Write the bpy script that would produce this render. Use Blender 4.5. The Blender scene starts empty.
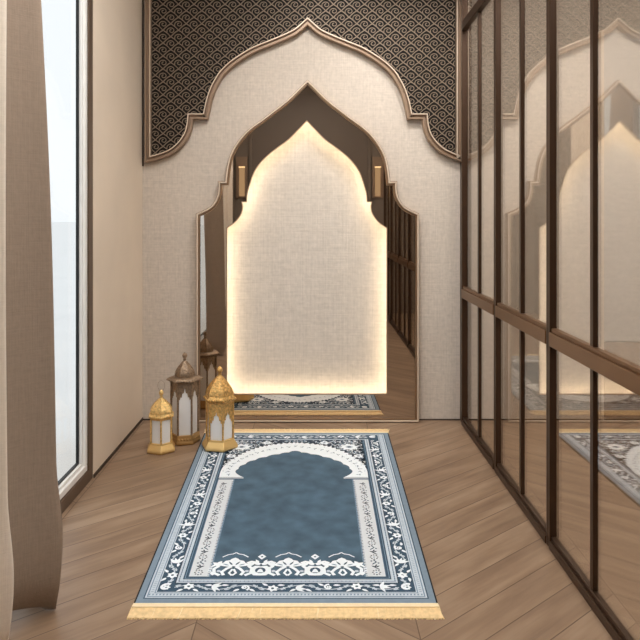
import bpy, math, random
from mathutils import Vector, Matrix
random.seed(7)
C = bpy.context.scene.collection
PI = math.pi
F, CH, D = 680.0, 1.4, 4.69          # focal length in px, eye height, eye to back wall

def lin(r, g, b):
    f = lambda c: (c/255/12.92) if c/255 <= 0.04045 else ((c/255+0.055)/1.055)**2.4
    return (f(r), f(g), f(b), 1.0)

def wp(px, py, t=0.0):                # wall drawing coordinates -> x, z on the plane t in front of the back wall
    s = (D-t)/F
    return ((px-315)*s, CH+(217-py)*s)

# ------------------------------------------------------------------ materials
def new_mat(name):
    m = bpy.data.materials.new(name); m.use_nodes = True
    nt = m.node_tree
    return m, nt, nt.nodes['Principled BSDF'], nt.nodes['Material Output']

def N(nt, typ, **kw):
    n = nt.nodes.new(typ)
    for k, v in kw.items():
        if k in n.inputs.keys() if isinstance(k, str) else False: n.inputs[k].default_value = v
        else: setattr(n, k, v)
    return n

def simple(name, col, rough=0.5, metal=0.0, bump=None, var=None, sheen=0.0):
    m, nt, b, o = new_mat(name)
    b.inputs['Base Color'].default_value = col
    b.inputs['Roughness'].default_value = rough
    b.inputs['Metallic'].default_value = metal
    if sheen: b.inputs['Sheen Weight'].default_value = sheen
    tc = N(nt, 'ShaderNodeTexCoord')
    if var:
        nz = N(nt, 'ShaderNodeTexNoise'); nz.inputs['Scale'].default_value = var[0]; nz.inputs['Detail'].default_value = 5
        nt.links.new(tc.outputs['Object'], nz.inputs['Vector'])
        mx = N(nt, 'ShaderNodeMix', data_type='RGBA', blend_type='MULTIPLY'); mx.inputs[0].default_value = 1
        cr = N(nt, 'ShaderNodeMapRange'); cr.inputs[1].default_value = .3; cr.inputs[2].default_value = .7
        cr.inputs[3].default_value = 1-var[1]; cr.inputs[4].default_value = 1+var[1]
        nt.links.new(nz.outputs['Fac'], cr.inputs[0])
        mx.inputs[6].default_value = col
        nt.links.new(cr.outputs[0], mx.inputs[7])
        nt.links.new(mx.outputs[2], b.inputs['Base Color'])
    if bump:
        nz = N(nt, 'ShaderNodeTexNoise'); nz.inputs['Scale'].default_value = bump[0]; nz.inputs['Detail'].default_value = 3
        nt.links.new(tc.outputs['Object'], nz.inputs['Vector'])
        bp = N(nt, 'ShaderNodeBump'); bp.inputs['Strength'].default_value = bump[1]; bp.inputs['Distance'].default_value = bump[2] if len(bump) > 2 else .002
        nt.links.new(nz.outputs['Fac'], bp.inputs['Height']); nt.links.new(bp.outputs[0], b.inputs['Normal'])
    return m

def linen(name, col, amp=.10, k=1.0):
    m, nt, b, o = new_mat(name)
    b.inputs['Roughness'].default_value = .85
    tc = N(nt, 'ShaderNodeTexCoord')
    outs = []
    for sc in ((3*k, 3*k, 190*k), (190*k, 190*k, 3*k), (22*k, 22*k, 60*k), (60*k, 60*k, 22*k)):
        mp = N(nt, 'ShaderNodeMapping'); mp.inputs['Scale'].default_value = sc
        nz = N(nt, 'ShaderNodeTexNoise'); nz.inputs['Scale'].default_value = 1; nz.inputs['Detail'].default_value = 2
        nt.links.new(tc.outputs['Object'], mp.inputs[0]); nt.links.new(mp.outputs[0], nz.inputs['Vector'])
        outs.append(nz.outputs['Fac'])
    def add(a, c):
        n = N(nt, 'ShaderNodeMath', operation='ADD'); nt.links.new(a, n.inputs[0]); nt.links.new(c, n.inputs[1]); return n.outputs[0]
    s = add(add(outs[0], outs[1]), add(outs[2], outs[3]))
    cr = N(nt, 'ShaderNodeMapRange'); cr.inputs[1].default_value = 1.5; cr.inputs[2].default_value = 2.5
    cr.inputs[3].default_value = 1-amp; cr.inputs[4].default_value = 1+amp
    nt.links.new(s, cr.inputs[0])
    mx = N(nt, 'ShaderNodeMix', data_type='RGBA', blend_type='MULTIPLY'); mx.inputs[0].default_value = 1
    mx.inputs[6].default_value = col; nt.links.new(cr.outputs[0], mx.inputs[7]); nt.links.new(mx.outputs[2], b.inputs['Base Color'])
    bp = N(nt, 'ShaderNodeBump'); bp.inputs['Strength'].default_value = .25; bp.inputs['Distance'].default_value = .003
    nt.links.new(s, bp.inputs['Height']); nt.links.new(bp.outputs[0], b.inputs['Normal'])
    return m

def emis(name, col, st):
    m, nt, b, o = new_mat(name)
    e = N(nt, 'ShaderNodeEmission'); e.inputs[0].default_value = col; e.inputs[1].default_value = st
    nt.links.new(e.outputs[0], o.inputs[0]); return m

def coated_glass(name, refl, tint, rough, gcol, gfac_transparent=True):
    m, nt, b, o = new_mat(name)
    tr = N(nt, 'ShaderNodeBsdfTransparent'); tr.inputs[0].default_value = tint
    gl = N(nt, 'ShaderNodeBsdfGlossy'); gl.inputs[0].default_value = gcol; gl.inputs['Roughness'].default_value = rough
    mx = N(nt, 'ShaderNodeMixShader'); mx.inputs[0].default_value = refl
    nt.links.new(tr.outputs[0], mx.inputs[1]); nt.links.new(gl.outputs[0], mx.inputs[2]); nt.links.new(mx.outputs[0], o.inputs[0])
    return m

def milky(name):
    m, nt, b, o = new_mat(name)
    b.inputs['Base Color'].default_value = (.97, .97, .97, 1); b.inputs['Roughness'].default_value = .25
    tl = N(nt, 'ShaderNodeBsdfTranslucent'); tl.inputs[0].default_value = (.9, .9, .9, 1)
    tr = N(nt, 'ShaderNodeBsdfTransparent')
    m1 = N(nt, 'ShaderNodeMixShader'); m1.inputs[0].default_value = .12
    m2 = N(nt, 'ShaderNodeMixShader'); m2.inputs[0].default_value = .10
    nt.links.new(b.outputs[0], m1.inputs[1]); nt.links.new(tl.outputs[0], m1.inputs[2])
    nt.links.new(m1.outputs[0], m2.inputs[1]); nt.links.new(tr.outputs[0], m2.inputs[2]); nt.links.new(m2.outputs[0], o.inputs[0])
    return m

def chevron_floor(name):
    m, nt, b, o = new_mat(name)
    L = nt.links.new
    def M(op, a, c=None, d=None):
        n = N(nt, 'ShaderNodeMath', operation=op)
        for i, v in enumerate((a, c, d)):
            if v is None: continue
            if isinstance(v, (int, float)): n.inputs[i].default_value = v
            else: L(v, n.inputs[i])
        return n.outputs[0]
    tc = N(nt, 'ShaderNodeTexCoord'); sp = N(nt, 'ShaderNodeSeparateXYZ'); L(tc.outputs['Object'], sp.inputs[0])
    X, Y = sp.outputs[0], sp.outputs[1]
    W, T, S = .76, math.tan(math.radians(40)), .180
    xs = M('ADD', X, 1.17+W*8)
    colf = M('DIVIDE', xs, W); col = M('FLOOR', colf)
    tri = M('PINGPONG', xs, W)
    v = M('SUBTRACT', Y, M('MULTIPLY', tri, T))
    vf = M('DIVIDE', M('ADD', v, 40.06), S); idx = M('FLOOR', vf)
    fv = M('FRACT', vf); fu = M('FRACT', colf)
    cb = N(nt, 'ShaderNodeCombineXYZ'); L(col, cb.inputs[0]); L(idx, cb.inputs[1])
    wn = N(nt, 'ShaderNodeTexWhiteNoise', noise_dimensions='2D'); L(cb.outputs[0], wn.inputs['Vector'])
    # grain along the plank
    along = M('MULTIPLY', tri, 2.2)
    across = M('MULTIPLY', v, 26.0)
    gv = N(nt, 'ShaderNodeCombineXYZ'); L(along, gv.inputs[0]); L(across, gv.inputs[1]); L(M('MULTIPLY', wn.outputs['Value'], 40), gv.inputs[2])
    g1 = N(nt, 'ShaderNodeTexNoise'); g1.inputs['Scale'].default_value = 1; g1.inputs['Detail'].default_value = 6; g1.inputs['Distortion'].default_value = .8; L(gv.outputs[0], g1.inputs['Vector'])
    gv2 = N(nt, 'ShaderNodeCombineXYZ'); L(M('MULTIPLY', tri, 3.0), gv2.inputs[0]); L(M('MULTIPLY', v, 9.0), gv2.inputs[1]); L(M('MULTIPLY', wn.outputs['Value'], 17), gv2.inputs[2])
    g2 = N(nt, 'ShaderNodeTexNoise'); g2.inputs['Scale'].default_value = 1; g2.inputs['Detail'].default_value = 4; L(gv2.outputs[0], g2.inputs['Vector'])
    f = M('ADD', M('ADD', M('MULTIPLY', g1.outputs['Fac'], .34), M('MULTIPLY', g2.outputs['Fac'], .76)), M('MULTIPLY', wn.outputs['Value'], .08))
    ramp = N(nt, 'ShaderNodeValToRGB'); L(f, ramp.inputs[0])
    e = ramp.color_ramp.elements
    e[0].position = .38; e[0].color = lin(122, 99, 80)
    e[1].position = .80; e[1].color = lin(164, 140, 117)
    ne = ramp.color_ramp.elements.new(.58); ne.color = lin(143, 118, 96)
    gap = M('MINIMUM', M('MULTIPLY', M('MINIMUM', fv, M('SUBTRACT', 1, fv)), S*.766), M('MULTIPLY', M('MINIMUM', fu, M('SUBTRACT', 1, fu)), W))
    gm = N(nt, 'ShaderNodeMapRange'); gm.inputs[1].default_value = .0006; gm.inputs[2].default_value = .0026; L(gap, gm.inputs[0])
    mx = N(nt, 'ShaderNodeMix', data_type='RGBA'); L(gm.outputs[0], mx.inputs[0]); mx.inputs[6].default_value = lin(84, 62, 46); L(ramp.outputs[0], mx.inputs[7])
    L(mx.outputs[2], b.inputs['Base Color'])
    b.inputs['Roughness'].default_value = .42
    bp = N(nt, 'ShaderNodeBump'); bp.inputs['Strength'].default_value = .25; bp.inputs['Distance'].default_value = .002
    L(M('ADD', gm.outputs[0], M('MULTIPLY', g1.outputs['Fac'], .3)), bp.inputs['Height']); L(bp.outputs[0], b.inputs['Normal'])
    return m

M_ = {}
M_['wall'] = linen('beige_linen', lin(204, 193, 181), .14, 1.1)
M_['niche'] = linen('niche_linen', lin(208, 199, 189), .12, 1.0)
M_['plaster'] = simple('warm_plaster', lin(232, 217, 199), .6, var=(2.2, .05))
M_['taupe'] = simple('taupe_panel', lin(128, 115, 103), .5)
M_['taupe_dark'] = simple('taupe_panel_dark', lin(118, 105, 94), .5)
M_['white'] = simple('ceiling_paint', lin(232, 224, 212), .8)
M_['floor'] = chevron_floor('chevron_oak')
M_['dark_gap'] = simple('dark_baseboard_and_shade', lin(58, 44, 34), .5)
M_['bronze'] = simple('bronze_profile', lin(70, 50, 36), .36, .5, bump=(60, .05))
M_['gold_bright'] = simple('bright_gold_filigree', lin(232, 196, 130), .38, .55, bump=(95, .7, .008), var=(75, .3))
M_['bronze_lit'] = simple('lit_bronze_rail', lin(122, 90, 62), .36, .6, bump=(60, .05))  # same bronze with the light on the middle rail put into its colour
M_['bronze_gold'] = simple('brushed_gold_bronze', lin(150, 122, 96), .42, .5, bump=(120, .05))
M_['champagne'] = simple('champagne_moulding', lin(158, 134, 113), .42, .35)
M_['champagne_light'] = simple('champagne_moulding_light', lin(226, 208, 188), .38, .2)
M_['lattice'] = simple('lattice_bronze', lin(138, 121, 104), .45, .2)
M_['black'] = simple('dark_backing', lin(15, 11, 8), .85)
M_['mirror'] = simple('bronze_mirror', (.60, .535, .47, 1), .015, 1.0)
M_['led'] = emis('warm_led', (1, .83, .57, 1), 22)
M_['glass'] = coated_glass('coated_partition_glass', .33, (.96, .945, .92, 1), .02, (.97, .95, .92, 1))
M_['win_glass'] = coated_glass('window_glass', .05, (.97, .98, .98, 1), .0, (1, 1, 1, 1))
M_['alu'] = simple('white_aluminium', lin(245, 245, 244), .25, .0)
M_['gasket'] = simple('black_gasket', lin(18, 18, 18), .5)
M_['trim_brown'] = simple('brown_window_trim', lin(104, 86, 72), .4, .3)
M_['curtain'] = linen('taupe_curtain_cloth', lin(152, 134, 118), .08, 1.4)
M_['curtain_pale'] = linen('pale_curtain_cloth', lin(232, 221, 208), .06, 1.4)
M_['gold'] = simple('gold_lantern_metal', lin(216, 174, 108), .36, .65, bump=(95, .7, .008), var=(75, .38))
M_['gold_plain'] = simple('gold_lantern_plain', lin(226, 190, 126), .4, .55, bump=(50, .15, .003))
M_['antique'] = simple('antique_bronze_lantern', lin(150, 128, 106), .4, .6, bump=(95, .7, .008), var=(75, .35))
M_['antique_gold'] = simple('antique_gold_base', lin(190, 152, 98), .4, .65, bump=(50, .2, .003))
M_['milky'] = milky('milky_lantern_glass')
M_['diffuser'] = emis('ceiling_diffuser', (1, .965, .92, 1), 6.8)
M_['sconce_glow'] = emis('sconce_glow', (1, .72, .38, 1), 2.5)
M_['sconce_soft'] = emis('sconce_diffuser', (1, .66, .36, 1), .6)
M_['ground'] = simple('pale_terrace', lin(238, 238, 237), .8, var=(1.5, .03))
M_['panel_grey'] = simple('pale_grey_panel', lin(196, 190, 184), .4)
M_['panel_wood'] = simple('wood_grain_panel', lin(150, 122, 100), .5, var=(9, .2))
# rug dyes
def rug_mat(name, col, var=.06, sc=40): return simple(name, col, .95, bump=(420, .4, .002), var=(sc, var))
M_['r_plain'] = rug_mat('rug_slate', lin(128, 147, 164))
M_['r_dark'] = rug_mat('rug_deep_blue', lin(56, 82, 104))
M_['r_field'] = rug_mat('rug_field_blue', lin(74, 99, 118), .26, 11)
M_['r_light'] = rug_mat('rug_pale_blue', lin(200, 212, 224))
M_['r_white'] = rug_mat('rug_ivory', lin(240, 248, 255), .02)
M_['r_grey'] = rug_mat('rug_pale_grey', lin(218, 224, 230), .02)
M_['r_navy'] = rug_mat('rug_navy', lin(36, 52, 70))
M_['r_mid'] = rug_mat('rug_mid_blue', lin(126, 150, 172))
M_['r_edge'] = rug_mat('rug_black_binding', lin(26, 30, 36))
M_['fringe'] = rug_mat('golden_fringe', lin(238, 209, 160), .12, 60)
M_['fringe_pale'] = rug_mat('cream_fringe', lin(250, 230, 192), .06, 60)

# ------------------------------------------------------------------ mesh builder
class MB:
    def __init__(s): s.v = []; s.f = []; s.mi = []; s.sm = []
    def add(s, vs, fs, mi=0, smooth=False):
        b = len(s.v); s.v += [tuple(p) for p in vs]
        for f in fs: s.f.append([b+i for i in f]); s.mi.append(mi); s.sm.append(smooth)
    def box(s, x0, x1, y0, y1, z0, z1, mi=0):
        s.add([(x0,y0,z0),(x1,y0,z0),(x1,y1,z0),(x0,y1,z0),(x0,y0,z1),(x1,y0,z1),(x1,y1,z1),(x0,y1,z1)],
              [(3,2,1,0),(4,5,6,7),(0,1,5,4),(1,2,6,5),(2,3,7,6),(3,0,4,7)], mi)
    def prism_y(s, pts, y0, y1, mi=0):          # pts (x,z)
        n = len(pts)
        s.add([(x,y0,z) for x,z in pts]+[(x,y1,z) for x,z in pts],
              [list(range(n)), list(range(2*n-1,n-1,-1))]+[(i,i+n,(i+1)%n+n,(i+1)%n) for i in range(n)], mi)
    def ring_y(s, outer, inner, y0, y1, mi=0):  # same-length closed loops
        n = len(outer)
        vs = [(x,y0,z) for x,z in outer]+[(x,y0,z) for x,z in inner]+[(x,y1,z) for x,z in outer]+[(x,y1,z) for x,z in inner]
        fs = []
        for i in range(n):
            j = (i+1)%n
            fs += [(i,j,j+n,i+n),(i+2*n,i+3*n,j+3*n,j+2*n),(i,i+2*n,j+2*n,j),(i+n,j+n,j+3*n,i+3*n)]
        s.add(vs, fs, mi)
    def lathe(s, prof, n, rot=0, c=(0,0,0), mi=0, smooth=False, cap=True):   # prof (r,z)
        vs = []; fs = []
        for r, z in prof:
            for k in range(n):
                a = rot+2*PI*k/n; vs.append((c[0]+r*math.cos(a), c[1]+r*math.sin(a), c[2]+z))
        for i in range(len(prof)-1):
            for k in range(n):
                k2 = (k+1)%n; fs.append((i*n+k, i*n+k2, (i+1)*n+k2, (i+1)*n+k))
        s.add(vs, fs, mi, smooth)
        if cap:
            b = len(s.v)-len(vs)
            s.f.append([b+k for k in range(n-1,-1,-1)]); s.mi.append(mi); s.sm.append(False)
            t = b+(len(prof)-1)*n
            s.f.append([t+k for k in range(n)]); s.mi.append(mi); s.sm.append(False)
    def ball(s, c, r, n=8, mi=0):
        s.lathe([(max(1e-4, r*math.sin(PI*i/6)), -r*math.cos(PI*i/6)) for i in range(7)], n, 0, c, mi, True, False)
    def tube(s, pts, r, n=8, closed=False, mi=0):
        pts = [Vector(p) for p in pts]; m = len(pts); vs = []; fs = []
        for i, p in enumerate(pts):
            a = pts[(i-1)%m] if (closed or i > 0) else p; b = pts[(i+1)%m] if (closed or i < m-1) else p
            t = (b-a).normalized(); u = t.cross(Vector((0,1,0)))
            if u.length < .1: u = t.cross(Vector((1,0,0)))
            u.normalize(); w = t.cross(u)
            for k in range(n):
                q = p+(u*math.cos(2*PI*k/n)+w*math.sin(2*PI*k/n))*r; vs.append(q)
        for i in range(m if closed else m-1):
            j = (i+1)%m
            for k in range(n):
                k2 = (k+1)%n; fs.append((i*n+k, i*n+k2, j*n+k2, j*n+k))
        s.add(vs, fs, mi, True)
    def sweep(s, loop, prof, mi=0):              # closed profile (offset, y) along closed loop of (x,z)
        rings = [(offset(loop, o), y) for o, y in prof]; n = len(loop); m = len(prof); vs = []; fs = []
        for pts, y in rings: vs += [(x, y, z) for x, z in pts]
        for a in range(m):
            b = (a+1)%m
            for i in range(n):
                j = (i+1)%n; fs.append((a*n+i, a*n+j, b*n+j, b*n+i))
        s.add(vs, fs, mi)
    def build(s, name, mats, parent=None, bevel=0, fixn=True):
        me = bpy.data.meshes.new(name)
        off = Vector((0,0,0))
        p = parent
        while p is not None: off += p.location; p = p.parent
        me.from_pydata([Vector(v)-off for v in s.v], [], s.f)
        if not isinstance(mats, (list, tuple)): mats = [mats]
        for m in mats: me.materials.append(m)
        me.polygons.foreach_set('material_index', s.mi); me.polygons.foreach_set('use_smooth', s.sm)
        if fixn:
            import bmesh
            bm = bmesh.new(); bm.from_mesh(me); bmesh.ops.recalc_face_normals(bm, faces=bm.faces[:]); bm.to_mesh(me); bm.free()
        me.update()
        o = bpy.data.objects.new(name, me); C.objects.link(o)
        if parent: o.parent = parent
        if bevel:
            b = o.modifiers.new('edge', 'BEVEL'); b.width = bevel; b.segments = 2; b.limit_method = 'ANGLE'; b.harden_normals = False
        return o

def area2(l): return sum(l[i][0]*l[(i+1)%len(l)][1]-l[(i+1)%len(l)][0]*l[i][1] for i in range(len(l)))
def offset(loop, o):                              # positive = inwards
    n = len(loop); sg = 1 if area2(loop) > 0 else -1; out = []
    for i in range(n):
        a, b, c = Vector(loop[i-1]), Vector(loop[i]), Vector(loop[(i+1)%n])
        d1 = (b-a).normalized(); d2 = (c-b).normalized()
        n1 = Vector((-d1.y, d1.x))*sg; n2 = Vector((-d2.y, d2.x))*sg
        h = n1+n2
        if h.length < 1e-6: h = n1.copy()
        h.normalize(); k = max(.35, h.dot(n1))
        q = b+h*(o/k); out.append((q.x, q.y))
    return out

def cat(pts, sub=4):                              # Catmull-Rom through pts
    out = []
    for i in range(len(pts)-1):
        p0 = pts[max(0,i-1)]; p1 = pts[i]; p2 = pts[i+1]; p3 = pts[min(len(pts)-1,i+2)]
        for k in range(sub):
            t = k/sub
            out.append(tuple(.5*((2*p1[j])+(-p0[j]+p2[j])*t+(2*p0[j]-5*p1[j]+4*p2[j]-p3[j])*t*t+(-p0[j]+3*p1[j]-3*p2[j]+p3[j])*t**3) for j in range(2)))
    out.append(tuple(pts[-1])); return out

def arch_loop(cx, segs, t):                       # half outline, apex first -> closed loop of (x,z)
    half = []
    for sg in segs:
        q = cat(sg, 4) if len(sg) > 2 else list(sg)
        if half and math.dist(half[-1], q[0]) < 1e-6: q = q[1:]
        half += q
    left = [wp(cx-d, y, t) for d, y in half]
    right = [wp(cx+d, y, t) for d, y in half[1:]]
    return left+right[::-1]

def inside(p, poly):
    x, y = p; c = False; n = len(poly)
    for i in range(n):
        x1, y1 = poly[i]; x2, y2 = poly[(i+1)%n]
        if (y1 > y) != (y2 > y) and x < (x2-x1)*(y-y1)/(y2-y1)+x1: c = not c
    return c

def tag(o, label=None, cat_=None, group=None, kind=None):
    if label: o['label'] = label
    if cat_: o['category'] = cat_
    if group: o['group'] = group
    if kind: o['kind'] = kind
    return o
def thing(name, loc, label, cat_, group=None):
    o = bpy.data.objects.new(name, None); C.objects.link(o); o.location = loc; o.empty_display_size = .1
    return tag(o, label, cat_, group)
def struct(name, loc=None):
    o = bpy.data.objects.new(name, None); C.objects.link(o); o.location = loc or (0,0,0); o['kind'] = 'structure'; return o

XL, XG, XF = -1.19, 1.010, .990                    # left wall, partition glass, partition front
YF, ZC = -5.3, 3.45                                # wall behind the eye, ceiling

# ------------------------------------------------------------------ shell
b = MB(); b.box(XL-.075, 3.4, YF-.15, .15, -.1, 0); tag(b.build('floor', M_['floor']), 'brown oak chevron plank floor', None, None, 'structure')
b = MB(); b.box(-1.5, 3.4, YF-.15, .15, ZC, ZC+.1); tag(b.build('ceiling', M_['white']), None, None, None, 'structure')
WALL_BACK = MB(); tag_wall = lambda b: tag(b.build('wall_back', M_['wall']), 'beige linen covered wall behind the arched mirror', None, None, 'structure')
b = MB(); b.box(-1.5, 3.4, YF-.15, YF, 0, ZC); wf = tag(b.build('wall_front', M_['taupe']), None, None, None, 'structure')
b = MB(); b.box(3.3, 3.4, YF, 0, 0, ZC); tag(b.build('wall_right', M_['wall']), None, None, None, 'structure')
WY0, WY1, WZ = -1.04, -3.60, 2.93
b = MB(); b.box(XL-.075, XL, WY0, -.0005, 0, ZC); b.box(XL-.075, XL, WY1, WY0, WZ, ZC); b.box(XL-.075, XL, YF, WY1, 0, ZC)
tag(b.build('wall_left', M_['plaster']), 'smooth warm beige side wall beside the window', None, None, 'structure')
b = MB(); b.box(XL, XL+.006, WY0, 0, 0, .018); tag(b.build('baseboard_left', M_['dark_gap']), None, None, None, 'structure')
b = MB(); b.box(XL+.006, XF+.01, -.006, 0, 0, .008); b.box(XG+.05, 3.3, -.006, 0, 0, .008); tag(b.build('baseboard_back', M_['dark_gap']), None, None, None, 'structure')
b = MB(); b.box(1.0, XG+.05, -.081, 0, 0, ZC); tag(b.build('trim_1', M_['bronze']), 'dark bronze end post against the linen wall', None, None, 'structure')
b = MB(); b.box(XL, XL+.01, -.012, 0, CH+.35, ZC); tag(b.build('shade_strip', M_['dark_gap']), None, None, None, 'structure')  # dark strip standing in for the shade in the corner gap

b = MB(); b.box(XL, XL+.02, YF, WY1-.02, 0, ZC); tag(b.build('trim_3', M_['taupe']), None, None, None, 'structure')
# tall dark door leaves and lit wall lamps on the wall behind the eye (seen in the mirror)
dr = struct('door_1', (-.07, YF, 0))
for sx in (1,):
    b = MB(); b.box(-.07-.84, -.07+.84, YF, YF+.03, 0.01, 3.19); b.build('door_leaf', M_['taupe_dark'], dr, .004)
b = MB()
for x in (-.93, .79): b.box(x-.02, x+.02, YF, YF+.045, 0, 3.21)
b.build('door_jamb', M_['taupe'], dr)
for x, lb in ((-1.06, 'narrow glowing wall lamp by the curtain, reflected at mirror left'), (.91, 'narrow glowing wall lamp by the glass partition, reflected at mirror right')):
    t = thing('wall_lamp', (x, YF, 1.72), lb, 'wall lamp', 'wall lamps reflected in the mirror')
    b = MB()
    b.box(x-.08, x-.05, YF, YF+.06, 1.68, 2.27); b.box(x+.05, x+.08, YF, YF+.06, 1.68, 2.27); b.box(x-.05, x+.05, YF, YF+.06, 2.13, 2.27); b.box(x-.05, x+.05, YF, YF+.02, 1.68, 2.13)
    b.build('lamp_housing', M_['champagne'], t)
    b = MB(); b.box(x-.045, x+.045, YF+.021, YF+.055, 2.118, 2.129); b.build('lamp_strip', M_['sconce_glow'], t)
    b = MB(); b.box(x-.040, x+.040, YF+.0205, YF+.026, 1.70, 2.116); b.build('lamp_diffuser', M_['sconce_soft'], t)

# ceiling lights; the one beyond the glass is added to brighten that room
for x, y, sx, sy, lb in ((-.1, -2.7, .55, 1.5, 'flush rectangular ceiling light over the prayer rug'), (2.15, -2.4, .5, 1.5, 'unseen light panel added to brighten the room beyond the glass partition')):
    t = thing('ceiling_light', (x, y, ZC), lb, 'ceiling light')
    b = MB()
    b.box(x-sx-.03, x+sx+.03, y-sy-.03, y-sy, ZC-.05, ZC); b.box(x-sx-.03, x+sx+.03, y+sy, y+sy+.03, ZC-.05, ZC)
    b.box(x-sx-.03, x-sx, y-sy, y+sy, ZC-.05, ZC); b.box(x+sx, x+sx+.03, y-sy, y+sy, ZC-.05, ZC)
    b.build('light_frame', M_['alu'], t)
    b = MB(); b.box(x-sx, x+sx, y-sy, y+sy, ZC-.035, ZC-.005); b.build('light_diffuser', M_['diffuser'], t)

for x, y, tx, tz, e, lb in ((.20, -1.15, .22, 1.9, 52, 'small round unseen spot added to brighten the middle of the linen wall'), (.74, -1.05, .82, 1.5, 56, 'small round unseen spot added to brighten the wall near the glass partition')):  # unseen spots, added to brighten the middle and right of the wall
    t = thing('added_spot', (x, y, ZC), lb, 'added_spot', 'added spots over the linen wall')
    b = MB(); b.lathe([(.046, -.02), (.062, -.022), (.064, -.004), (.046, -.002)], 24, 0, (x, y, ZC), 0, True, False); b.build('trim_ring', M_['alu'], t)
    b = MB(); b.lathe([(.046, -.008), (.046, -.003)], 24, 0, (x, y, ZC)); b.build('lens', M_['diffuser'], t)
    ld = bpy.data.lights.new('added_spot_beam', 'SPOT'); ld.energy = e; ld.color = (1, .965, .92); ld.spot_size = math.radians(80); ld.spot_blend = .9; ld.shadow_soft_size = .05
    lo = bpy.data.objects.new('added_spot_beam', ld); C.objects.link(lo); lo.parent = t; lo.location = (0, 0, -.04)
    lo.rotation_euler = Vector((tx-x, 0-y, tz-ZC)).to_track_quat('-Z', 'Y').to_euler()
# ------------------------------------------------------------------ window
w = struct('window_1', (XL, WY0, 0)); w['label'] = 'tall bright floor-length window behind the curtain'
def rect_frame(b, y0, y1, z0, z1, wd, x0, x1, mi=0):   # in the y-z plane
    b.box(x0, x1, y0, y1, z0, z0+wd, mi); b.box(x0, x1, y0, y1, z1-wd, z1, mi)
    b.box(x0, x1, y0, y0+wd, z0+wd, z1-wd, mi); b.box(x0, x1, y1-wd, y1, z0+wd, z1-wd, mi)
b = MB(); rect_frame(b, WY1, WY0, 0, WZ, .062, XL-.050, XL-.002); b.build('window_trim', M_['trim_brown'], w, .002)
ym = (WY0+WY1)/2
for ya, yb in ((ym+.005, WY0-.063), (WY1+.063, ym-.005)):
    b = MB(); rect_frame(b, ya, yb, .063, WZ-.063, .034, XL-.050, XL-.010); s = b.build('window_sash', M_['alu'], w, .004)
    b = MB(); rect_frame(b, ya+.034, yb-.034, .097, WZ-.097, .019, XL-.050, XL-.022); b.build('inner_frame', M_['alu'], s, .003)
    b = MB(); rect_frame(b, ya+.053, yb-.053, .116, WZ-.116, .009, XL-.050, XL-.036); b.build('gasket', M_['gasket'], s)
    b = MB(); b.box(XL-.049, XL-.044, ya+.061, yb-.061, .124, WZ-.124); b.build('window_pane', M_['win_glass'], s)
b = MB(); b.box(-200, XL-.10, -120, 200, -.25, -.12); tag(b.build('ground', M_['ground']), None, None, None, 'structure')

# ------------------------------------------------------------------ curtains
def curtain(name, label, y0, y1, xc, lam, ph, amps, mat, hemk, hem_lift=0.0):
    """cloth hanging along the window from y0 (far) to y1 (near)"""
    nz, ns = 60, int(abs(y1-y0)/lam*26)
    vs, fs = [], []
    for iz in range(nz+1):
        tz = iz/nz; z = .004+(3.0-.004)*tz**1.5
        for i in range(ns+1):
            t = i/ns; y = y0+(y1-y0)*t
            k = (y0-y)/lam+ph
            a = amps(int(math.floor(k+.5)), z)
            wv = math.cos(2*PI*k); wv = math.copysign(abs(wv)**.95, wv)
            x = xc(z)+a*wv+.006*math.sin(9*y+2.3*z)+.007*math.sin(2*PI*k*3+.6*math.sin(1.7*z))
            dy = .02*math.sin(4*PI*k)*(.6+.4*math.sin(z*1.3))
            if z < .16:                            # the hem slumps and turns under at the floor
                q = (1-z/.16)
                x -= hemk*q**2.2*(.6+.4*math.cos(2*PI*k)); dy += .05*q**2*math.sin(2*PI*k+.8)
            if .02 < z < .55:
                x += .018*math.sin((z-.02)/.53*PI)**2*max(0, math.cos(2*PI*k))
            lift = hem_lift*max(0, min(1, (t-.55)/.35))*max(0, 1-z/.30)**2 if hem_lift else 0
            vs.append((x-lift*.5, y+dy+lift*.6, z+lift))
    for iz in range(nz):
        for i in range(ns):
            a = iz*(ns+1)+i; fs.append((a, a+1, a+ns+2, a+ns+1))
    b = MB(); b.add(vs, fs, 0, True); o = b.build(name, mat)
    m = o.modifiers.new('cloth', 'SOLIDIFY'); m.thickness = .006; m.offset = 0
    return tag(o, label, 'curtain', 'curtains at the window')
curtain('curtain', 'taupe linen curtain with deep folds hanging beside the window glass', -2.13, -2.475, lambda z: -.980-.026*z, .34, -.50,
        lambda f, z: .085-.006*z if f == 0 else .055, M_['curtain'], .03, .07)
curtain('curtain', 'paler beige curtain, in front of the taupe one at the left picture edge', -2.56, -3.45, lambda z: -1.020, .24, -.12,
        lambda f, z: .062, M_['curtain_pale'], .04)

# ------------------------------------------------------------------ arched mirror with backlit niche
T1 = .06; NB = .035
mseg = [[(0,79.2),(8.5,87.6),(20.5,99.3),(32.8,109),(45,118.3),(55.3,125.7),(63.5,133),(71.5,143),(77.6,154),(80.8,165),(82.3,175.5),(82.9,181)],
        [(82.9,181),(90,181)],
        [(90,181),(89.6,188),(91,196),(95,203.5),(101,208.5),(111.8,213.4)],
        [(111.8,213.4),(111.8,423.0)]]
nseg = [[(0,121.6),(8,129.8),(18.2,140),(30.4,149),(40.5,157.2),(47.8,165.3),(52.8,173.4),(56.4,183.6),(59.2,193.8),(59.8,202.3)],
        [(59.8,202.3),(64.5,202.3)],
        [(64.5,202.3),(63.8,207),(65.3,214),(71,222),(79.7,228.3)],
        [(79.7,228.3),(79.7,393.6)]]
ML = arch_loop(307.6, mseg, T1)
zmin = min(z for x, z in ML); ML = [(x, z if z > .03 else .001) for x, z in ML]
NL = arch_loop(306.8, nseg, .045)
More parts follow.
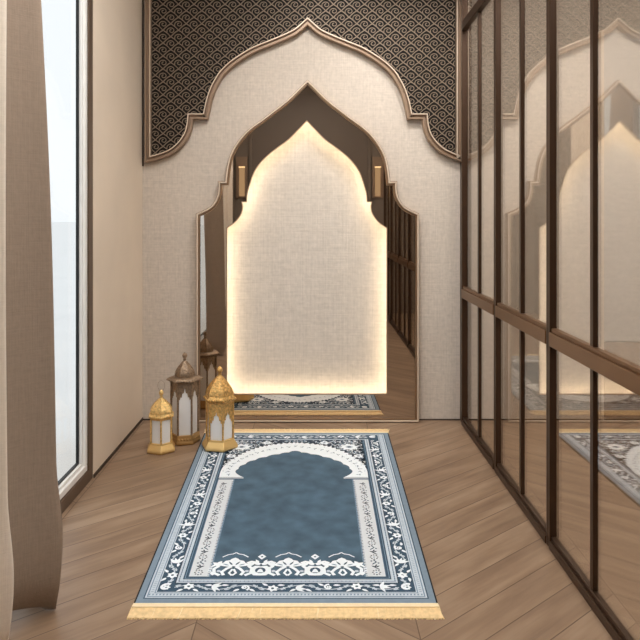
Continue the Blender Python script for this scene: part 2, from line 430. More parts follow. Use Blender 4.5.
cxm = wp(307.3, 0, T1)[0]
mir = thing('arched_mirror', (cxm, -.03, 0), 'tall bronze mirror with pointed arch outline and glowing linen niche, standing against the wall', 'mirror')
b = MB()
b.sweep(ML, [(0, -.001), (0, -.050), (.004, -.060), (.011, -.060), (.013, -.053), (.017, -.053), (.019, -.058), (.025, -.058), (.027, -.048), (.027, -.001)])
b.build('mirror_frame', M_['bronze_gold'], mir)
b = MB(); b.sweep(ML, [(.0045, -.0585), (.0055, -.066), (.0135, -.066), (.0145, -.0525)]); b.build('frame_bead', M_['champagne_light'], bpy.data.objects['mirror_frame'])
def poly_with_hole(outer, inner):                 # bridge both loops into one face through their apexes
    if area2(outer) < 0: outer = [outer[0]]+outer[1:][::-1]
    if area2(inner) > 0: inner = [inner[0]]+inner[1:][::-1]
    return outer, inner
import bmesh
from mathutils.geometry import tessellate_polygon
def holed_plate(b, outer, inner, y0, y1, mi=0):
    o3 = [Vector((x, z, 0)) for x, z in outer]; i3 = [Vector((x, z, 0)) for x, z in inner]
    tri = tessellate_polygon([o3, i3]); n, m = len(outer), len(inner); pts = list(outer)+list(inner); k = n+m
    vs = [(x, y0, z) for x, z in pts]+[(x, y1, z) for x, z in pts]
    fs = [tuple(t) for t in tri]+[tuple(i+k for i in reversed(t)) for t in tri]
    for i in range(n): j = (i+1)%n; fs.append((i, i+k, j+k, j))
    for i in range(m): j = (i+1)%m; fs.append((n+i, n+j, n+j+k, n+i+k))
    b.add(vs, fs, mi)
b = MB(); holed_plate(b, offset(ML, .030), NL, -.050, -.044); g = b.build('mirror_glass', M_['mirror'], mir)
b = MB(); b.sweep(NL, [(0, -.0515), (.0, -.040), (-.006, -.040), (-.006, -.0515)]); e = b.build('niche_edge', M_['champagne'], mir)
HL = offset(ML, .036)
hx = [p[0] for p in HL]; hz = [p[1] for p in HL]
b = MB(); b.box(min(hx)-.03, max(hx)+.03, NB+.0005, NB+.009, .002, max(hz)+.03); b.build('niche_panel', M_['niche'], mir)
holed_plate(WALL_BACK, [(-1.5, 0), (3.4, 0), (3.4, ZC), (-1.5, ZC)], HL, 0, NB); WALL_BACK.box(-1.5, 3.4, NB+.0095, .15, 0, ZC); tag_wall(WALL_BACK)
lo1 = offset(NL, -.012); lo2 = offset(NL, -.020)
b = MB(); b.ring_y(lo2, lo1, -.038, -.034); led = b.build('led_strip', M_['led'], mir); led['label'] = 'warm glowing light strip around the niche'

# ------------------------------------------------------------------ lattice panel above
T2 = .05
pL = [[(0,25),(9.6,33.2),(20.5,38.8),(36,45.3),(51.7,51.6),(64,58.6),(75,66.4),(83,74.2),(87,80),(92,89.4),(95.8,100.3),(98,110),(99.8,119.2)],
      [(99.8,119.2),(114.8,119.2)],
      [(114.8,119.2),(115.8,127),(118.8,136.3),(126,146.4),(135.4,154.2),(148,159.3),(158,162)]]
half = []
for sg in pL:
    q = cat(sg, 4) if len(sg) > 2 else list(sg)
    half += q if not half else q[1:]
cP = 307.6
left = [(cP-d, y) for d, y in half]; right = [(cP+d*(1 if d < 140 else 1-(d-140)/18*.018), y) for d, y in half[1:]]
left[-1] = (144.4, 162.6); right[-1] = (462.6, 160.5)
top = 217-(ZC-.002-CH)*F/(D-T2)
PL = [wp(x, y, T2) for x, y in left+[(144.4, top)]+[(462.6, top)]+right[::-1]]
pan = thing('lattice_panel', (wp(cP, 0, T2)[0], 0, ZC-.002), 'dark panel of curling bronze scrollwork with ogee arch cut-out high on the wall', 'wall panel')
b = MB(); b.prism_y(offset(PL, .004), -.010, -.0008); b.build('backing_board', M_['black'], pan)
b = MB(); b.sweep(PL, [(0, -.0008), (0, -.046), (.004, -.050), (.012, -.050), (.014, -.028), (.028, -.028), (.030, -.046), (.040, -.046), (.042, -.038), (.042, -.0008)])
fr = b.build('panel_frame', M_['champagne'], pan)
b = MB(); b.sweep(PL, [(.0335, -.0465), (.0335, -.049), (.0395, -.049), (.0395, -.0465)]); b.build('inner_bead', M_['champagne_light'], fr)
# scrollwork: rows of fish-scale arches, each with a curl
IN = offset(PL, .040)
px_m = D/F
cw, rh = 15.4*px_m, 6.42*px_m
b = MB()
def ribbon(b, pts, w, y0, y1):
    run = []
    def flush(run):
        if len(run) < 2: return
        n = len(run); vs = []; fs = []
        for i in range(n):
            a = Vector(run[max(0,i-1)]); c = Vector(run[min(n-1,i+1)]); t = (c-a)
            if t.length < 1e-9: t = Vector((1,0))
            t.normalize(); nn = Vector((-t.y, t.x))*w/2; p = Vector(run[i])
            for q, y in ((p+nn, y0), (p-nn, y0), (p-nn, y1), (p+nn, y1)): vs.append((q.x, y, q.y))
        for i in range(n-1):
            for k in range(4):
                k2 = (k+1)%4; fs.append((i*4+k, i*4+k2, i*4+4+k2, i*4+4+k))
        fs += [(0,1,2,3), (n*4-1,n*4-2,n*4-3,n*4-4)]
        b.add(vs, fs)
    for p in pts:
        if inside(p, IN): run.append(p)
        else: flush(run); run = []
    flush(run)
x0 = wp(164, 0)[0]; z0 = wp(0, 12.2)[1]
for r in range(-5, 30):
    zc = z0-r*rh
    for c in range(-3, 24):
        xc = x0+(c+(.5 if r % 2 else 0))*cw
        if not (-1.3 < xc < 1.1): continue
        hw, hh = cw/2, rh
        # two flanks from the tip, slightly bowed
        for sx in (-1, 1):
            pts = []
            for k in range(7):
                t = k/6; pts.append((xc+sx*hw*t, zc+hh-hh*t+.0045*math.sin(PI*t)))
            ribbon(b, pts, .0056, -.034, -.027)
        # curl in the cell
        pts = []
        for k in range(19):                         # starts low on the left flank, rolls over the top and curls in
            t = k/18; a = PI*1.12-t*2.6*PI; rr = .0235*(1-t)**.8+.0045
            pts.append((xc+.004*t+rr*math.cos(a), zc-.004*(1-t)+rr*.86*math.sin(a)))
        ribbon(b, pts, .0047, -.032, -.027)
b.build('scrollwork', M_['lattice'], pan)

# ------------------------------------------------------------------ glass partition on the right
PW = .857
yj = [-.081-PW*i-.004 for i in range(7)]
SW = .022
def partition(y0, y1, label):
    t = thing('glass_partition_panel', (XG, (y0+y1)/2, 0), label, 'glass partition', 'bronze framed panels of the glass partition')
    ya, yb = y1+.001, y0-.001                       # near, far
    for u, v in ((ya, ya+SW), (yb-SW, yb)):
        b = MB(); b.box(XF, XG+.010, u, v, 0, ZC-.001); b.build('stile', M_['bronze'], t, .003)
    i0, i1 = ya+SW, yb-SW
    b = MB(); b.box(XF-.004, XG+.010, i0, i1, 0, .034); b.box(XF+.006, XG+.009, i0, i1, .034, .052); b.build('bottom_rail', M_['bronze'], t, .003)
    b = MB(); b.box(XF-.004, XG+.010, i0, i1, .855, .915); b.box(XF+.006, XG+.009, i0, i1, .915, .931); b.build('middle_rail', M_['bronze_lit'], t, .003)
    b = MB(); b.box(XF-.004, XG+.010, i0, i1, 2.655, 2.715); b.build('top_rail', M_['bronze'], t, .003)
    b = MB(); b.box(XF-.004, XG+.010, i0, i1, ZC-.06, ZC-.001); b.build('head_rail', M_['bronze'], t, .003)
    m = (i0+i1)/2; mh = .014
    for z0, z1 in ((.052, .855), (.931, 2.655), (2.715, ZC-.06)):
        b = MB(); b.box(XG-.009, XG+.012, m-mh, m+mh, z0, z1); b.build('muntin', M_['bronze'], t, .002)
        for u, v in ((i0, m-mh), (m+mh, i1)):
            b = MB(); b.box(XG, XG+.006, u-.002, v+.002, z0-.002, z1+.002); b.build('glass_pane', M_['glass'], t)
plabels = ['bronze framed glass partition panel touching the linen wall, narrowest in view',
           'bronze framed glass partition panel second from the linen wall',
           'bronze framed glass partition panel cut by the right picture edge, reflecting the niche apex',
           'fourth bronze framed glass partition panel from the linen wall, seen only in the mirror',
           'fifth bronze framed glass partition panel from the linen wall, seen only in the mirror',
           'sixth bronze framed glass partition panel from the linen wall, next to the dark doors']
for i in range(6): partition(yj[i], yj[i+1], plabels[i])

# pale panelling on the end wall beyond the glass
x0, ztop = wp(602, 34); _, zmid = wp(0, 341)
t = thing('wall_panelling', (x0+.6, 0, 0), 'pale grey panel above a wood-grain panel on the wall beyond the glass', 'wall panel')
b = MB(); b.box(x0, 3.29, -.03, -.001, zmid+.004, ztop); b.build('pale_panel', M_['panel_grey'], t, .003)
b = MB(); b.box(x0, 3.29, -.034, -.001, .03, zmid-.004); b.build('wood_panel', M_['panel_wood'], t, .003)
b = MB(); b.box(x0-.025, x0-.002, -.04, -.001, .01, ztop+.02); b.build('edge_strip', M_['champagne_light'], t, .002)

# ------------------------------------------------------------------ prayer rug
RL, RW = 1.934, 1.14
RY0 = 2.450-D                                      # front edge of the woven body
def rug_pt(u, v, z):
    k = v/RL
    xl = -.654+(-.713+.654)*k; xr = .443+(.473-.443)*k
    return (xl+(xr-xl)*u/RW, RY0+v, z)
RT = .008
rug = thing('prayer_rug', rug_pt(RW/2, RL/2, 0), 'blue and ivory prayer rug with a woven arch, lying on the oak floor', 'rug')
rb = MB()
RM = ['r_plain', 'r_dark', 'r_field', 'r_light', 'r_white', 'r_grey', 'r_navy', 'r_mid', 'r_edge']
RI = {n: i for i, n in enumerate(RM)}
LZ = lambda l: RT+.0002*(l+.5*random.random())
def rpoly(pts, mat, l):
    if area2(pts) < 0: pts = pts[::-1]
    z = LZ(l)
    rb.add([rug_pt(u, v, z) for u, v in pts], [list(range(len(pts)))], RI[mat])
def rrect(u0, u1, v0, v1, mat, l): rpoly([(u0,v0),(u1,v0),(u1,v1),(u0,v1)], mat, l)
def rstroke(pts, w, mat, l, taper=False):
    n = len(pts); vs = []; fs = []; zz = LZ(l)
    for i in range(n):
        a = Vector(pts[max(0,i-1)]); c = Vector(pts[min(n-1,i+1)]); t = (c-a)
        if t.length < 1e-9: t = Vector((1,0))
        t.normalize(); ww = w*(1-.8*i/(n-1)) if taper else w
        nn = Vector((-t.y, t.x))*ww/2; p = Vector(pts[i])
        for q in (p-nn, p+nn): vs.append(rug_pt(q.x, q.y, zz))
    for i in range(n-1): fs.append((2*i, 2*i+2, 2*i+3, 2*i+1))
    rb.add(vs, fs, RI[mat])
def rdisc(u, v, r, mat, l, n=8, ry=None):
    rpoly([(u+r*math.cos(2*PI*k/n), v+(ry or r)*math.sin(2*PI*k/n)) for k in range(n)], mat, l)
def rleaf(u, v, ang, L, w, mat, l, bend=0.0):
    pts = []
    for k in range(6): t = k/5; pts.append((t*L, w/2*math.sin(PI*t**.8)+bend*L*t*t))
    for k in range(4, 0, -1): t = k/5; pts.append((t*L, -w/2*math.sin(PI*t**.8)+bend*L*t*t))
    ca, sa = math.cos(ang), math.sin(ang)
    rpoly([(u+x*ca-y*sa, v+x*sa+y*ca) for x, y in pts], mat, l)
def rspiral(u, v, r, a0, turns, w, mat, l, taper=True):
    rstroke([(u+r*(1-t*.85)*math.cos(a0+turns*2*PI*t), v+r*(1-t*.85)*math.sin(a0+turns*2*PI*t)) for t in [k/14 for k in range(15)]], w, mat, l, taper)
def rflower(u, v, r, mat, l, n=5, rot=0, core='r_dark'):
    for k in range(n): rleaf(u, v, rot+2*PI*k/n, r, r*.7, mat, l+.1*(k%2))
    rdisc(u, v, r*.25, core, l+.4)
# body
vs = [rug_pt(0,0,.0005), rug_pt(RW,0,.0005), rug_pt(RW,RL,.0005), rug_pt(0,RL,.0005), rug_pt(0,0,RT), rug_pt(RW,0,RT), rug_pt(RW,RL,RT), rug_pt(0,RL,RT)]
rb.add(vs, [(3,2,1,0),(0,1,5,4),(1,2,6,5),(2,3,7,6),(3,0,4,7)], RI['r_edge']); rb.add(vs[4:], [(0,1,2,3)], RI['r_edge'])
rrect(.006, RW-.006, 0, RL, 'r_plain', 1)
B1, B2, B3, B4, B5 = .034, .072, .134, .157, .176   # side and front border lines
TO = .03                                            # the far border is a little narrower
def ring(d, mat, l, dt): rrect(d, RW-d, d, RL-dt, mat, l)
ring(B1-.005, 'r_dark', 2, .026); ring(B1, 'r_light', 3, .030); ring(B1+.006, 'r_mid', 4, .034); ring(B1+.011, 'r_light', 5, .037); ring(B2-.008, 'r_mid', 6, .043); ring(B2-.004, 'r_light', 7, .046)
ring(B2, 'r_dark', 8, .050)
ring(B3-.004, 'r_navy', 9, .122); ring(B3, 'r_light', 10, .126); ring(B3+.008, 'r_mid', 11, .134); ring(B3+.012, 'r_light', 12, .138); ring(B4, 'r_dark', 13, .143)
ring(B4+.006, 'r_mid', 14, .147); ring(B4+.009, 'r_dark', 15, .150)
ring(B5, 'r_field', 16, .153)
VT = RL-.153
# dots in the outer pale band
n = int(RL/.0135)
for k in range(3, n-2):
    v = B1+k*.0135
    if v > RL-.05: break
    for u, s in ((B1+.0205, 1), (RW-B1-.0205, -1)): rpoly([(u-.005, v-.003), (u+.005, v), (u+.005, v+.003), (u-.005, v)], 'r_mid', 8)
n = int((RW-2*B1)/.0135)
for k in range(1, n):
    u = B1+k*.0135
    for v in (B1+.0205,): rpoly([(u-.003, v-.005), (u+.003, v-.005), (u+.004, v+.005), (u-.002, v+.005)], 'r_mid', 8)
for k in range(int((RL-.3)/.016)):
    v = B3+.012+k*.016
    for u in (B3+.010, RW-B3-.010): rdisc(u, v, .0028, 'r_dark', 13.5, 6)
for k in range(int((RW-.3)/.016)):
    u = B3+.012+k*.016; rdisc(u, B3+.010, .0028, 'r_dark', 13.5, 6)
# flowering vine in the dark border band
def vine(P, L, rev=1, half=.026, step=.105):
    """P(s, o) maps length and cross offset to (u, v)"""
    n = int(L/step)
    st = L/n
    rstroke([P(s*st/8, half*.62*math.sin(PI*s/8)) for s in range(n*8+1)], .005, 'r_light', 10.5)
    def lf(s, o, ds, do, w):
        a = P(s, o); c = P(s+ds, o+do); ang = math.atan2(c[1]-a[1], c[0]-a[0]); rleaf(a[0], a[1], ang, math.dist(a, c), w, 'r_white' if w > .012 else 'r_light', 11, .25*random.choice((-1, 1)))
    for i in range(n):
        s = (i+.5)*st; sg = 1 if i % 2 == 0 else -1
        c = P(s, sg*half*.30)
        kind = i % 3
        if kind == 0: rflower(c[0], c[1], .024, 'r_white', 11, 6, random.random())
        elif kind == 1:
            for da in (-.9, -.45, 0, .45, .9):
                lf(s-.02, -sg*half*.2, .045*math.cos(da), sg*.045*math.sin(da), .014)
        else:
            q = P(s, -sg*half*.1); rspiral(q[0], q[1], .019, random.random()*6, 1.2, .010, 'r_white', 11); rflower(q[0], q[1], .011, 'r_white', 11.5, 5)
        for e in (-1, 1):
            lf(s+e*.018, -sg*half*.55, e*.028, -sg*.010, .013)
            lf(s+e*.030, sg*half*.75, e*.022, -sg*.012, .010)
            lf(s+e*.040, -sg*half*.1, e*.014, sg*.016, .009)
mB = (B2+B3)/2-.001
vine(lambda s, o: (mB+o, B3+s), RL-B3-.15)
vine(lambda s, o: (RW-mB-o, B3+s), RL-B3-.15)
vine(lambda s, o: (B3+s, mB+o*.9), RW-2*B3)
vt = RL-.087
vine(lambda s, o: (B3+s, vt+o*1.05), RW-2*B3)
for u, v in ((mB, mB), (RW-mB, mB), (mB, vt), (RW-mB, vt)): rspiral(u, v, .026, 1.0, 1.0, .014, 'r_white', 11); rflower(u, v, .018, 'r_white', 11.5, 6)
# columns
CW, CV = .080, 1.150
for sd in (0, 1):
    U = (lambda u: u) if sd == 0 else (lambda u: RW-u)
    def R(u0, u1, v0, v1, m, l): rrect(min(U(u0), U(u1)), max(U(u0), U(u1)), v0, v1, m, l)
    R(B5, B5+CW+.006, B5-.001, CV, 'r_mid', 17); R(B5+.002, B5+CW, B5+.001, CV-.004, 'r_grey', 18)
    k = 0
    while B5+.01+k*.0135 < CV-.02:
        v = B5+.006+k*.0135; rpoly([(U(B5+CW-.006), v), (U(B5+CW+.004), v+.006), (U(B5+CW+.004), v+.011), (U(B5+CW-.006), v+.005)], 'r_dark' if k % 2 else 'r_mid', 19); k += 1
    uc = B5+.036; k = 0; v = B5+.03
    while v < CV-.03:
        if k % 3 == 0:
            for a in range(8):
                aa = 2*PI*a/8; rdisc(U(uc+.015*math.cos(aa)), v+.017*math.sin(aa), .0042, 'r_navy', 19, 5)
            rdisc(U(uc), v, .0045, 'r_mid', 19, 6)
        elif k % 3 == 1:
            rstroke([(U(uc-.014), v-.018), (U(uc+.004), v), (U(uc-.006), v+.020)], .006, 'r_navy', 19)
            for e in (-1, 1): rleaf(U(uc), v, PI/2+e*1.0, .02, .008, 'r_navy', 19)
        else:
            rstroke([(U(uc+.012), v-.018), (U(uc-.006), v), (U(uc+.005), v+.018)], .006, 'r_dark', 19)
            for e in (-1, 1): rdisc(U(uc+e*.014), v+.008*e, .005, 'r_dark', 19, 5)
        v += .040; k += 1
    # capital lines
    R(B5, B5+CW+.045, CV, CV+.012, 'r_dark', 19); R(B5, B5+CW+.050, CV+.012, CV+.022, 'r_white', 20); R(B5, B5+CW+.045, CV+.022, CV+.028, 'r_dark', 20.5)
# spandrel ground and arch
VA = CV+.028
outer = cat([(.176, VA), (.176, 1.29), (.197, 1.39), (.261, 1.53), (.352, 1.645), (.453, 1.705), (.57, 1.735)], 8)
inner0 = [(.305, VA), (.262, 1.235), (.268, 1.30), (.300, 1.37), (.350, 1.435), (.410, 1.485), (.480, 1.530), (.535, 1.560), (.57, 1.588)]
inner = []
for i in range(len(inner0)-1):                      # scalloped lobes
    a, c = Vector(inner0[i]), Vector(inner0[i+1]); d = (c-a); nn = Vector((-d.y, d.x)).normalized()
    for k in range(6):
        t = k/6; q = a+d*t+nn*(.16*d.length)*math.sin(PI*t)*(1 if i > 0 else .3); inner.append((q.x, q.y))
inner.append(inner0[-1])
zig = []
for i, (u, v) in enumerate(outer):
    a = Vector(outer[max(0,i-1)]); c = Vector(outer[min(len(outer)-1,i+1)]); d = (c-a).normalized(); nn = Vector((-d.y, d.x))
    q = Vector((u, v))+nn*(.010 if i % 2 else -.008)*(1 if u > .185 else 0); zig.append((q.x, q.y))
def both(half): return half+[(RW-u, v) for u, v in half[::-1][1:]]
O2, I2 = both(zig), both(inner)

# ivory arch band as quads between matched samples
def resample(P, n):
    L = [0]
    for i in range(1, len(P)): L.append(L[-1]+math.dist(P[i], P[i-1]))
    out = []; j = 0
    for k in range(n+1):
        s = L[-1]*k/n
        while j < len(P)-2 and L[j+1] < s: j += 1
        t = (s-L[j])/max(1e-9, L[j+1]-L[j]); out.append((P[j][0]+(P[j+1][0]-P[j][0])*t, P[j][1]+(P[j+1][1]-P[j][1])*t))
    return out

def strip(A, Bp, mat, l):
    n = len(A); z = LZ(l); rb.add([rug_pt(u, v, z) for u, v in A]+[rug_pt(u, v, z) for u, v in Bp], [(i, i+1, n+i+1, n+i) for i in range(n-1)], RI[mat])
strip(O2, [(u, VT) for u, v in O2], 'r_navy', 17)
NS = 480
def resz(P): return resample(P, NS)
strip(resz(I2), resz(O2), 'r_white', 18)
so, si = resample(both(outer), 64), resample(I2, 64)
for k in range(2, 63, 2):
    u = so[k][0]*.55+si[k][0]*.45; v = so[k][1]*.55+si[k][1]*.45
    a = random.random()*6
    rleaf(u, v, a, .018, .007, 'r_mid', 19); rleaf(u, v, a+2.4, .014, .007, 'r_dark', 19); rdisc(u+.008*math.cos(a+4), v+.008*math.sin(a+4), .004, 'r_mid', 19, 5)
    if k % 4 == 0: rdisc(so[k][0]*.85+si[k][0]*.15, so[k][1]*.85+si[k][1]*.15, .004, 'r_mid', 19, 5)
# dense blossom in the spandrels
reg = [(.18, 1.30)]+[(u, v+.012) for u, v in outer if v > 1.30]+[(.57, VT-.004), (.18, VT-.004)]
cnt = 0
while cnt < 360:
    u = random.uniform(.182, .57); v = random.uniform(1.32, VT-.006)
    if not inside((u, v), reg): continue
    a = random.random()*6.28; r = random.random(); cnt += 1
    for s in (0, 1):
        uu = u if s == 0 else RW-u; aa = a if s == 0 else PI-a
        m = 'r_white' if r < .45 else ('r_light' if r < .75 else 'r_mid')
        rleaf(uu, v, aa, .014+.008*r, .0065, m, 18.2+cnt*.002, .3)
for s in (0, 1):
    for u, v, r in ((.255, 1.655, .058), (.21, 1.50, .03), (.40, 1.73, .03)):
        uu = u if s == 0 else RW-u; rflower(uu, v, r, 'r_white', 19.5, 8, .2); rdisc(uu, v, r*.4, 'r_light', 20.2, 8); rdisc(uu, v, r*.22, 'r_dark', 20.4, 6)
# blossoms along the foot of the field
FV = B5+.004
def mirror_do(fn, uc):
    for s in (1, -1): fn(lambda du: uc+s*du, s)
KV = 1.16
def palmette(uc):
    L = 18
    for e in (-1, 1):
        rpoly([(uc, FV+.142), (uc+e*.014, FV+.132), (uc+e*.020, FV+.122), (uc+e*.038, FV+.116), (uc+e*.046, FV+.100), (uc+e*.064, FV+.088), (uc+e*.050, FV+.076), (uc+e*.024, FV+.070), (uc, FV+.074)], 'r_white', L)
        rleaf(uc+e*.050, FV+.078, PI/2-e*1.15, .046, .024, 'r_white', L+.2, .15*e)
        rleaf(uc+e*.006, FV+.082, PI/2-e*.55, .034, .008, 'r_dark', L+1)
        rleaf(uc+e*.020, FV+.080, PI/2-e*1.15, .030, .007, 'r_mid', L+1)
        rstroke([(uc, FV+.184), (uc+e*.012, FV+.172), (uc+e*.032, FV+.166), (uc+e*.054, FV+.146)], .006, 'r_white', L)
        rstroke([(uc+e*.008, FV+.072), (uc+e*.028, FV+.054), (uc+e*.044, FV+.030), (uc+e*.034, FV+.006)], .014, 'r_white', L)
        rstroke([(uc, FV+.004), (uc+e*.014, FV+.022), (uc+e*.002, FV+.052)], .010, 'r_white', L+.2)
        rstroke([(uc+e*.060, FV+.076), (uc+e*.078, FV+.054), (uc+e*.074, FV+.022), (uc+e*.050, FV+.005)], .015, 'r_white', L, False)
        rdisc(uc+e*.057, FV+.036, .009, 'r_light', L+.3, 7)
def urn(uc):
    L = 18
    for e in (-1, 1):
        rpoly([(uc, FV+.003), (uc+e*.026, FV+.005), (uc+e*.044, FV+.030), (uc+e*.042, FV+.058), (uc+e*.024, FV+.078), (uc, FV+.072)], 'r_white', L)
        rstroke([(uc+e*.004, FV+.088), (uc+e*.022, FV+.104), (uc+e*.040, FV+.110), (uc+e*.058, FV+.098)], .014, 'r_white', L+.1)
        rleaf(uc+e*.004, FV+.082, PI/2-e*1.0, .042, .016, 'r_white', L+.2, .2*e)
        rleaf(uc+e*.010, FV+.100, PI/2-e*.5, .030, .012, 'r_white', L+.3)
    rdisc(uc, FV+.042, .022, 'r_dark', L+1, 10, .022); rpoly([(uc-.014, FV+.026), (uc+.014, FV+.026), (uc+.008, FV+.046), (uc, FV+.054), (uc-.008, FV+.046)], 'r_white', L+2)
    rpoly([(uc, FV+.172), (uc-.018, FV+.150), (uc-.009, FV+.138), (uc, FV+.126), (uc+.009, FV+.138), (uc+.018, FV+.150)], 'r_white', L); rdisc(uc, FV+.149, .0055, 'r_dark', L+1, 6)
FC = RW/2
for du in (-.258, 0, .258): palmette(FC+du*.86)
for du in (-.129, .129): urn(FC+du*.86)
for e in (-1, 1):
    u0 = FC+e*(.300)
    rstroke([(u0-e*.005, FV+.085), (u0+e*.014, FV+.070), (u0+e*.016, FV+.035), (u0-e*.004, FV+.008)], .013, 'r_white', 18.3)
    rleaf(u0-e*.012, FV+.088, PI/2+e*.5, .030, .018, 'r_white', 18.4)
rb.build('rug_body', [M_[n] for n in RM], rug, fixn=False)
def fringe(v0, v1, nm):
    b = MB(); nT = 230; sg = 1 if v1 > v0 else -1
    for k in range(nT):
        u0 = RW*k/nT; u1 = RW*(k+1.5)/nT; um = (u0+u1)/2; L = abs(v1-v0)*(1-.07*random.random()); sk = random.uniform(-.005, .005)
        hz = random.uniform(.0055, .008)
        pts = []
        for j in range(5):
            t = j/4; v = v0+sg*L*t; w = (u1-u0)/2*(1-.12*t); z = hz*(1-t*.35)+.0015*math.sin(3*t+k)
            c = um+sk*t+.002*math.sin(5*t+k)
            spread = (c-RW/2)*.012*t
            for du, zz in ((-w, .0008), (0, z), (w, .0008)): pts.append(rug_pt(c+du+spread, v, zz))
        fs = []
        for j in range(4):
            a = j*3; fs += [(a, a+1, a+4, a+3), (a+1, a+2, a+5, a+4)]
        fs.append((12, 13, 14))
        b.add(pts, fs, 0 if random.random() < .97 else 1, True)
    va, vb = sorted((v0, v0+(v1-v0)*.93))
    q = [(-.004, va), (RW+.004, va), (RW+.004, vb), (-.004, vb)]
    b.add([rug_pt(u, v, .0006) for u, v in q]+[rug_pt(u, v, .0042) for u, v in q], [(3,2,1,0),(4,5,6,7),(0,1,5,4),(1,2,6,5),(2,3,7,6),(3,0,4,7)], 0)
    va, vb = sorted((v0, v0+sg*.022))
    q = [(.0, va), (RW, va), (RW, vb), (.0, vb)]
    b.add([rug_pt(u, v, .0006) for u, v in q]+[rug_pt(u, v, .0092) for u, v in q], [(3,2,1,0),(4,5,6,7),(0,1,5,4),(1,2,6,5),(2,3,7,6),(3,0,4,7)], 1)
    o = b.build('fringe', [M_['fringe'], M_['fringe_pale']], rug); o['label'] = nm
fringe(0, -.088, 'golden fringe along the near end'); fringe(RL, RL+.10, 'golden fringe along the far end')

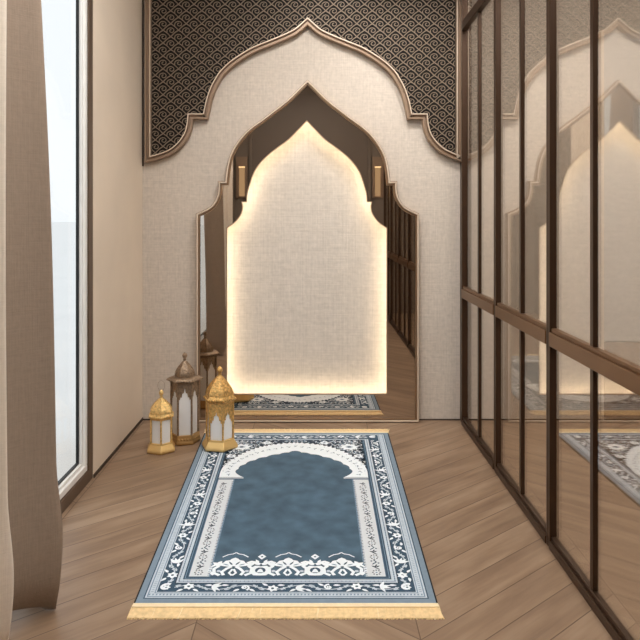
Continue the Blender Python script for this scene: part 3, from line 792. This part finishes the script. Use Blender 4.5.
# ------------------------------------------------------------------ lanterns
def at(px, py):                                     # floor point under a pixel
    d = CH*F/(py-217); return ((px-315)*d/F, d-D)
def lantern(pxy, z0, R, H, rot, metal, basem, label, style):
    x, y = at(*pxy); c = (x, y, z0)
    t = thing('lantern', c, label, 'lantern', 'metal lanterns beside the rug')
    zb, za, zk, zd, zt = H                          # base top, arch-panel top, cornice top, dome top, finial top
    rb_, rc = R[1], R[2]
    ap = R[0]*math.cos(PI/6)
    b = MB()
    b.lathe([(rb_*.93, 0), (rb_, zb*.12), (rb_, zb*.30), (rb_*.97, zb*.42), (R[0]*1.10, zb*.86), (R[0]*1.10, zb), (R[0]*1.02, zb)], 6, rot, c)
    if style == 'tall':
        for k in range(6):
            a0, a1 = rot+k*PI/3, rot+(k+1)*PI/3
            for j in range(5):
                f = (j+.5)/5; r_ = rb_*.90
                p = ((x+r_*(math.cos(a0)*(1-f)+math.cos(a1)*f)), (y+r_*(math.sin(a0)*(1-f)+math.sin(a1)*f)), z0+zb*.58)
                b.ball(p, .009, 8)
    b.build('base', basem, t, .002)
    for k in range(6):                              # posts
        a = rot+k*PI/3; q = MB(); q.lathe([(.0075, zb), (.0062, zb+.01), (.0062, za-.01), (.0075, za)], 6, a, (x+R[0]*math.cos(a), y+R[0]*math.sin(a), z0)); q.build('post', metal, t)
    side = R[0]
    def face_xf(k, inset):                          # local (s along the face, z) -> world
        a = rot+(k+.5)*PI/3; ca, sa = math.cos(a), math.sin(a); r_ = ap-inset
        return lambda s, z, dn=0: (x+(r_+dn)*ca-s*sa, y+(r_+dn)*sa+s*ca, z0+z)
    for k in range(6):
        T = face_xf(k, .005); hw = side/2-.006; q = MB(); zt_ = za if style == 'plain' else za-.004
        vs = [T(s, z, dn) for dn in (0, -.003) for s, z in ((-hw, zb), (hw, zb), (hw, zt_), (-hw, zt_))]
        q.add(vs, [(0,1,2,3),(7,6,5,4),(0,4,5,1),(1,5,6,2),(2,6,7,3),(3,7,4,0)]); q.build('glass_pane', M_['milky'], t)
        if style != 'plain':
            T = face_xf(k, .001); q = MB(); hw = side/2-.003
            if style == 'tall': A = [(-hw, .50), (-hw*.78, .46), (-hw*.66, .58), (-hw*.48, .56), (-hw*.40, .72), (-hw*.16, .74), (-.001, .92), (.001, .92), (hw*.16, .74), (hw*.40, .72), (hw*.48, .56), (hw*.66, .58), (hw*.78, .46), (hw, .50)]; z1 = zb+(za-zb)*.46
            else: A = [(-hw, .02), (-hw*.72, .00), (-hw*.66, .16), (-hw*.46, .14), (-hw*.40, .34), (-hw*.12, .40), (0, .60), (hw*.12, .40), (hw*.40, .34), (hw*.46, .14), (hw*.66, .16), (hw*.72, .00), (hw, .02)]; z1 = zb+(za-zb)*.46
            if style == 'tall': loop = [(s, z1+(za-z1)*f*.9) for s, f in A]+[(hw, za), (-hw, za)]
            else: loop = [(s, z1+(za-z1)*f) for s, f in A]+[(hw, za), (-hw, za)]
            n = len(loop)
            q.add([T(s, z, 0) for s, z in loop]+[T(s, z, -.0035) for s, z in loop], [list(range(n)), list(range(2*n-1, n-1, -1))]+[(i, i+n, (i+1)%n+n, (i+1)%n) for i in range(n)])
            q.build('arch_plate', metal, t)
    b = MB(); h = zk-za
    b.lathe([(R[0]*1.0, za-.002), (rc*.94, za+h*.15), (rc, za+h*.35), (rc, za+h*.62), (rc*.95, za+h*.8), (R[0]*1.02, zk)], 6, rot, c)
    for k in range(6):
        a0, a1 = rot+k*PI/3, rot+(k+1)*PI/3
        for j in range(6):
            f = j/6; p = (x+rc*(math.cos(a0)*(1-f)+math.cos(a1)*f), y+rc*(math.sin(a0)*(1-f)+math.sin(a1)*f), z0+za+h*.48); b.ball(p, .0062 if style != 'tall' else .0075, 6)
    b.build('cornice', metal, t)
    b = MB(); h = zd-zk; r0 = R[3]
    DP = ((1.0, -.02), (1.02, .12), (.97, .28), (.82, .46), (.60, .64), (.36, .80), (.17, .93), (.10, 1)) if style == 'tall' else ((1.0, -.02), (1.0, .08), (.93, .24), (.76, .44), (.56, .62), (.35, .79), (.17, .93), (.11, 1))
    b.lathe([(r0*f, zk+h*g) for f, g in DP], 6, rot, c)
    for k in range(6):                              # raised ribs along the dome corners
        a = rot+k*PI/3
        b.tube([(x+r0*f*math.cos(a), y+r0*f*math.sin(a), z0+zk+h*g) for f, g in DP[:-1]], .0032, 6)
    b.build('dome', metal, t)
    b = MB(); h = zt-zd; fr = R[4]
    b.lathe([(fr*.45, zd-.004), (fr*.75, zd+h*.08), (fr*.45, zd+h*.22), (fr*.72, zd+h*.32), (fr*.97, zd+h*.46), (fr, zd+h*.60), (fr*.85, zd+h*.76), (fr*.5, zd+h*.89), (fr*.2, zd+h*.97), (.001, zt)], 14, 0, c, 0, True)
    b.build('finial', metal, t)
    if style == 'plain':
        b = MB(); rr = .028; b.tube([(x+rr*.75*math.cos(a), y, z0+zt+rr*.8+rr*1.1*math.sin(a)) for a in [2*PI*k/24 for k in range(24)]], .0011, 6, True); o = b.build('wire_handle', M_['antique'], t)
    return t
MT = M_
lantern((161.3, 450.5), .0006, (.068, .093, .078, .072, .014), (.058, .196, .232, .318, .365), -PI/2+.20, M_['gold_bright'], M_['gold_plain'],
        'smallest lantern, bright gold with plain rectangular panes, left of the other two', 'plain')
lantern((184.8, 441.3), .0006, (.083, .098, .106, .058, .016), (.058, .375, .408, .508, .556), -PI/2+PI/6+.19, M_['antique'], M_['antique_gold'],
        'tallest lantern, antique bronze with a wide flat collar, behind the two gold ones', 'tall')
lantern((219.8, 449.0), RT+.0055, (.083, .113, .097, .086, .017), (.060, .278, .318, .435, .487), -PI/2+.36, M_['gold'], M_['gold_plain'],
        'middle-sized gold lantern with scalloped arch plates standing on the rug corner', 'arched')

# ------------------------------------------------------------------ daylight, camera
wd = bpy.data.worlds.new('overcast'); bpy.context.scene.world = wd; wd.use_nodes = True
bg = wd.node_tree.nodes['Background']; bg.inputs[0].default_value = (.94, .97, 1.0, 1); bg.inputs[1].default_value = 1.05

cam = bpy.data.cameras.new('camera'); co = bpy.data.objects.new('camera', cam); C.objects.link(co)
co.location = (0, -D, CH); co.rotation_euler = (PI/2, 0, 0)
cam.sensor_width = 36; cam.lens = 36*F/640; cam.shift_x = 5/640; cam.shift_y = -103/640; cam.clip_start = .05
sc = bpy.context.scene; sc.camera = co
sc.view_settings.view_transform = 'Standard'; sc.view_settings.look = 'None'; sc.view_settings.gamma = 1; sc.view_settings.exposure = .14
sc.view_settings.use_curve_mapping = False
sc.cycles.max_bounces = 12; sc.cycles.transparent_max_bounces = 16; sc.cycles.glossy_bounces = 6; sc.cycles.diffuse_bounces = 5
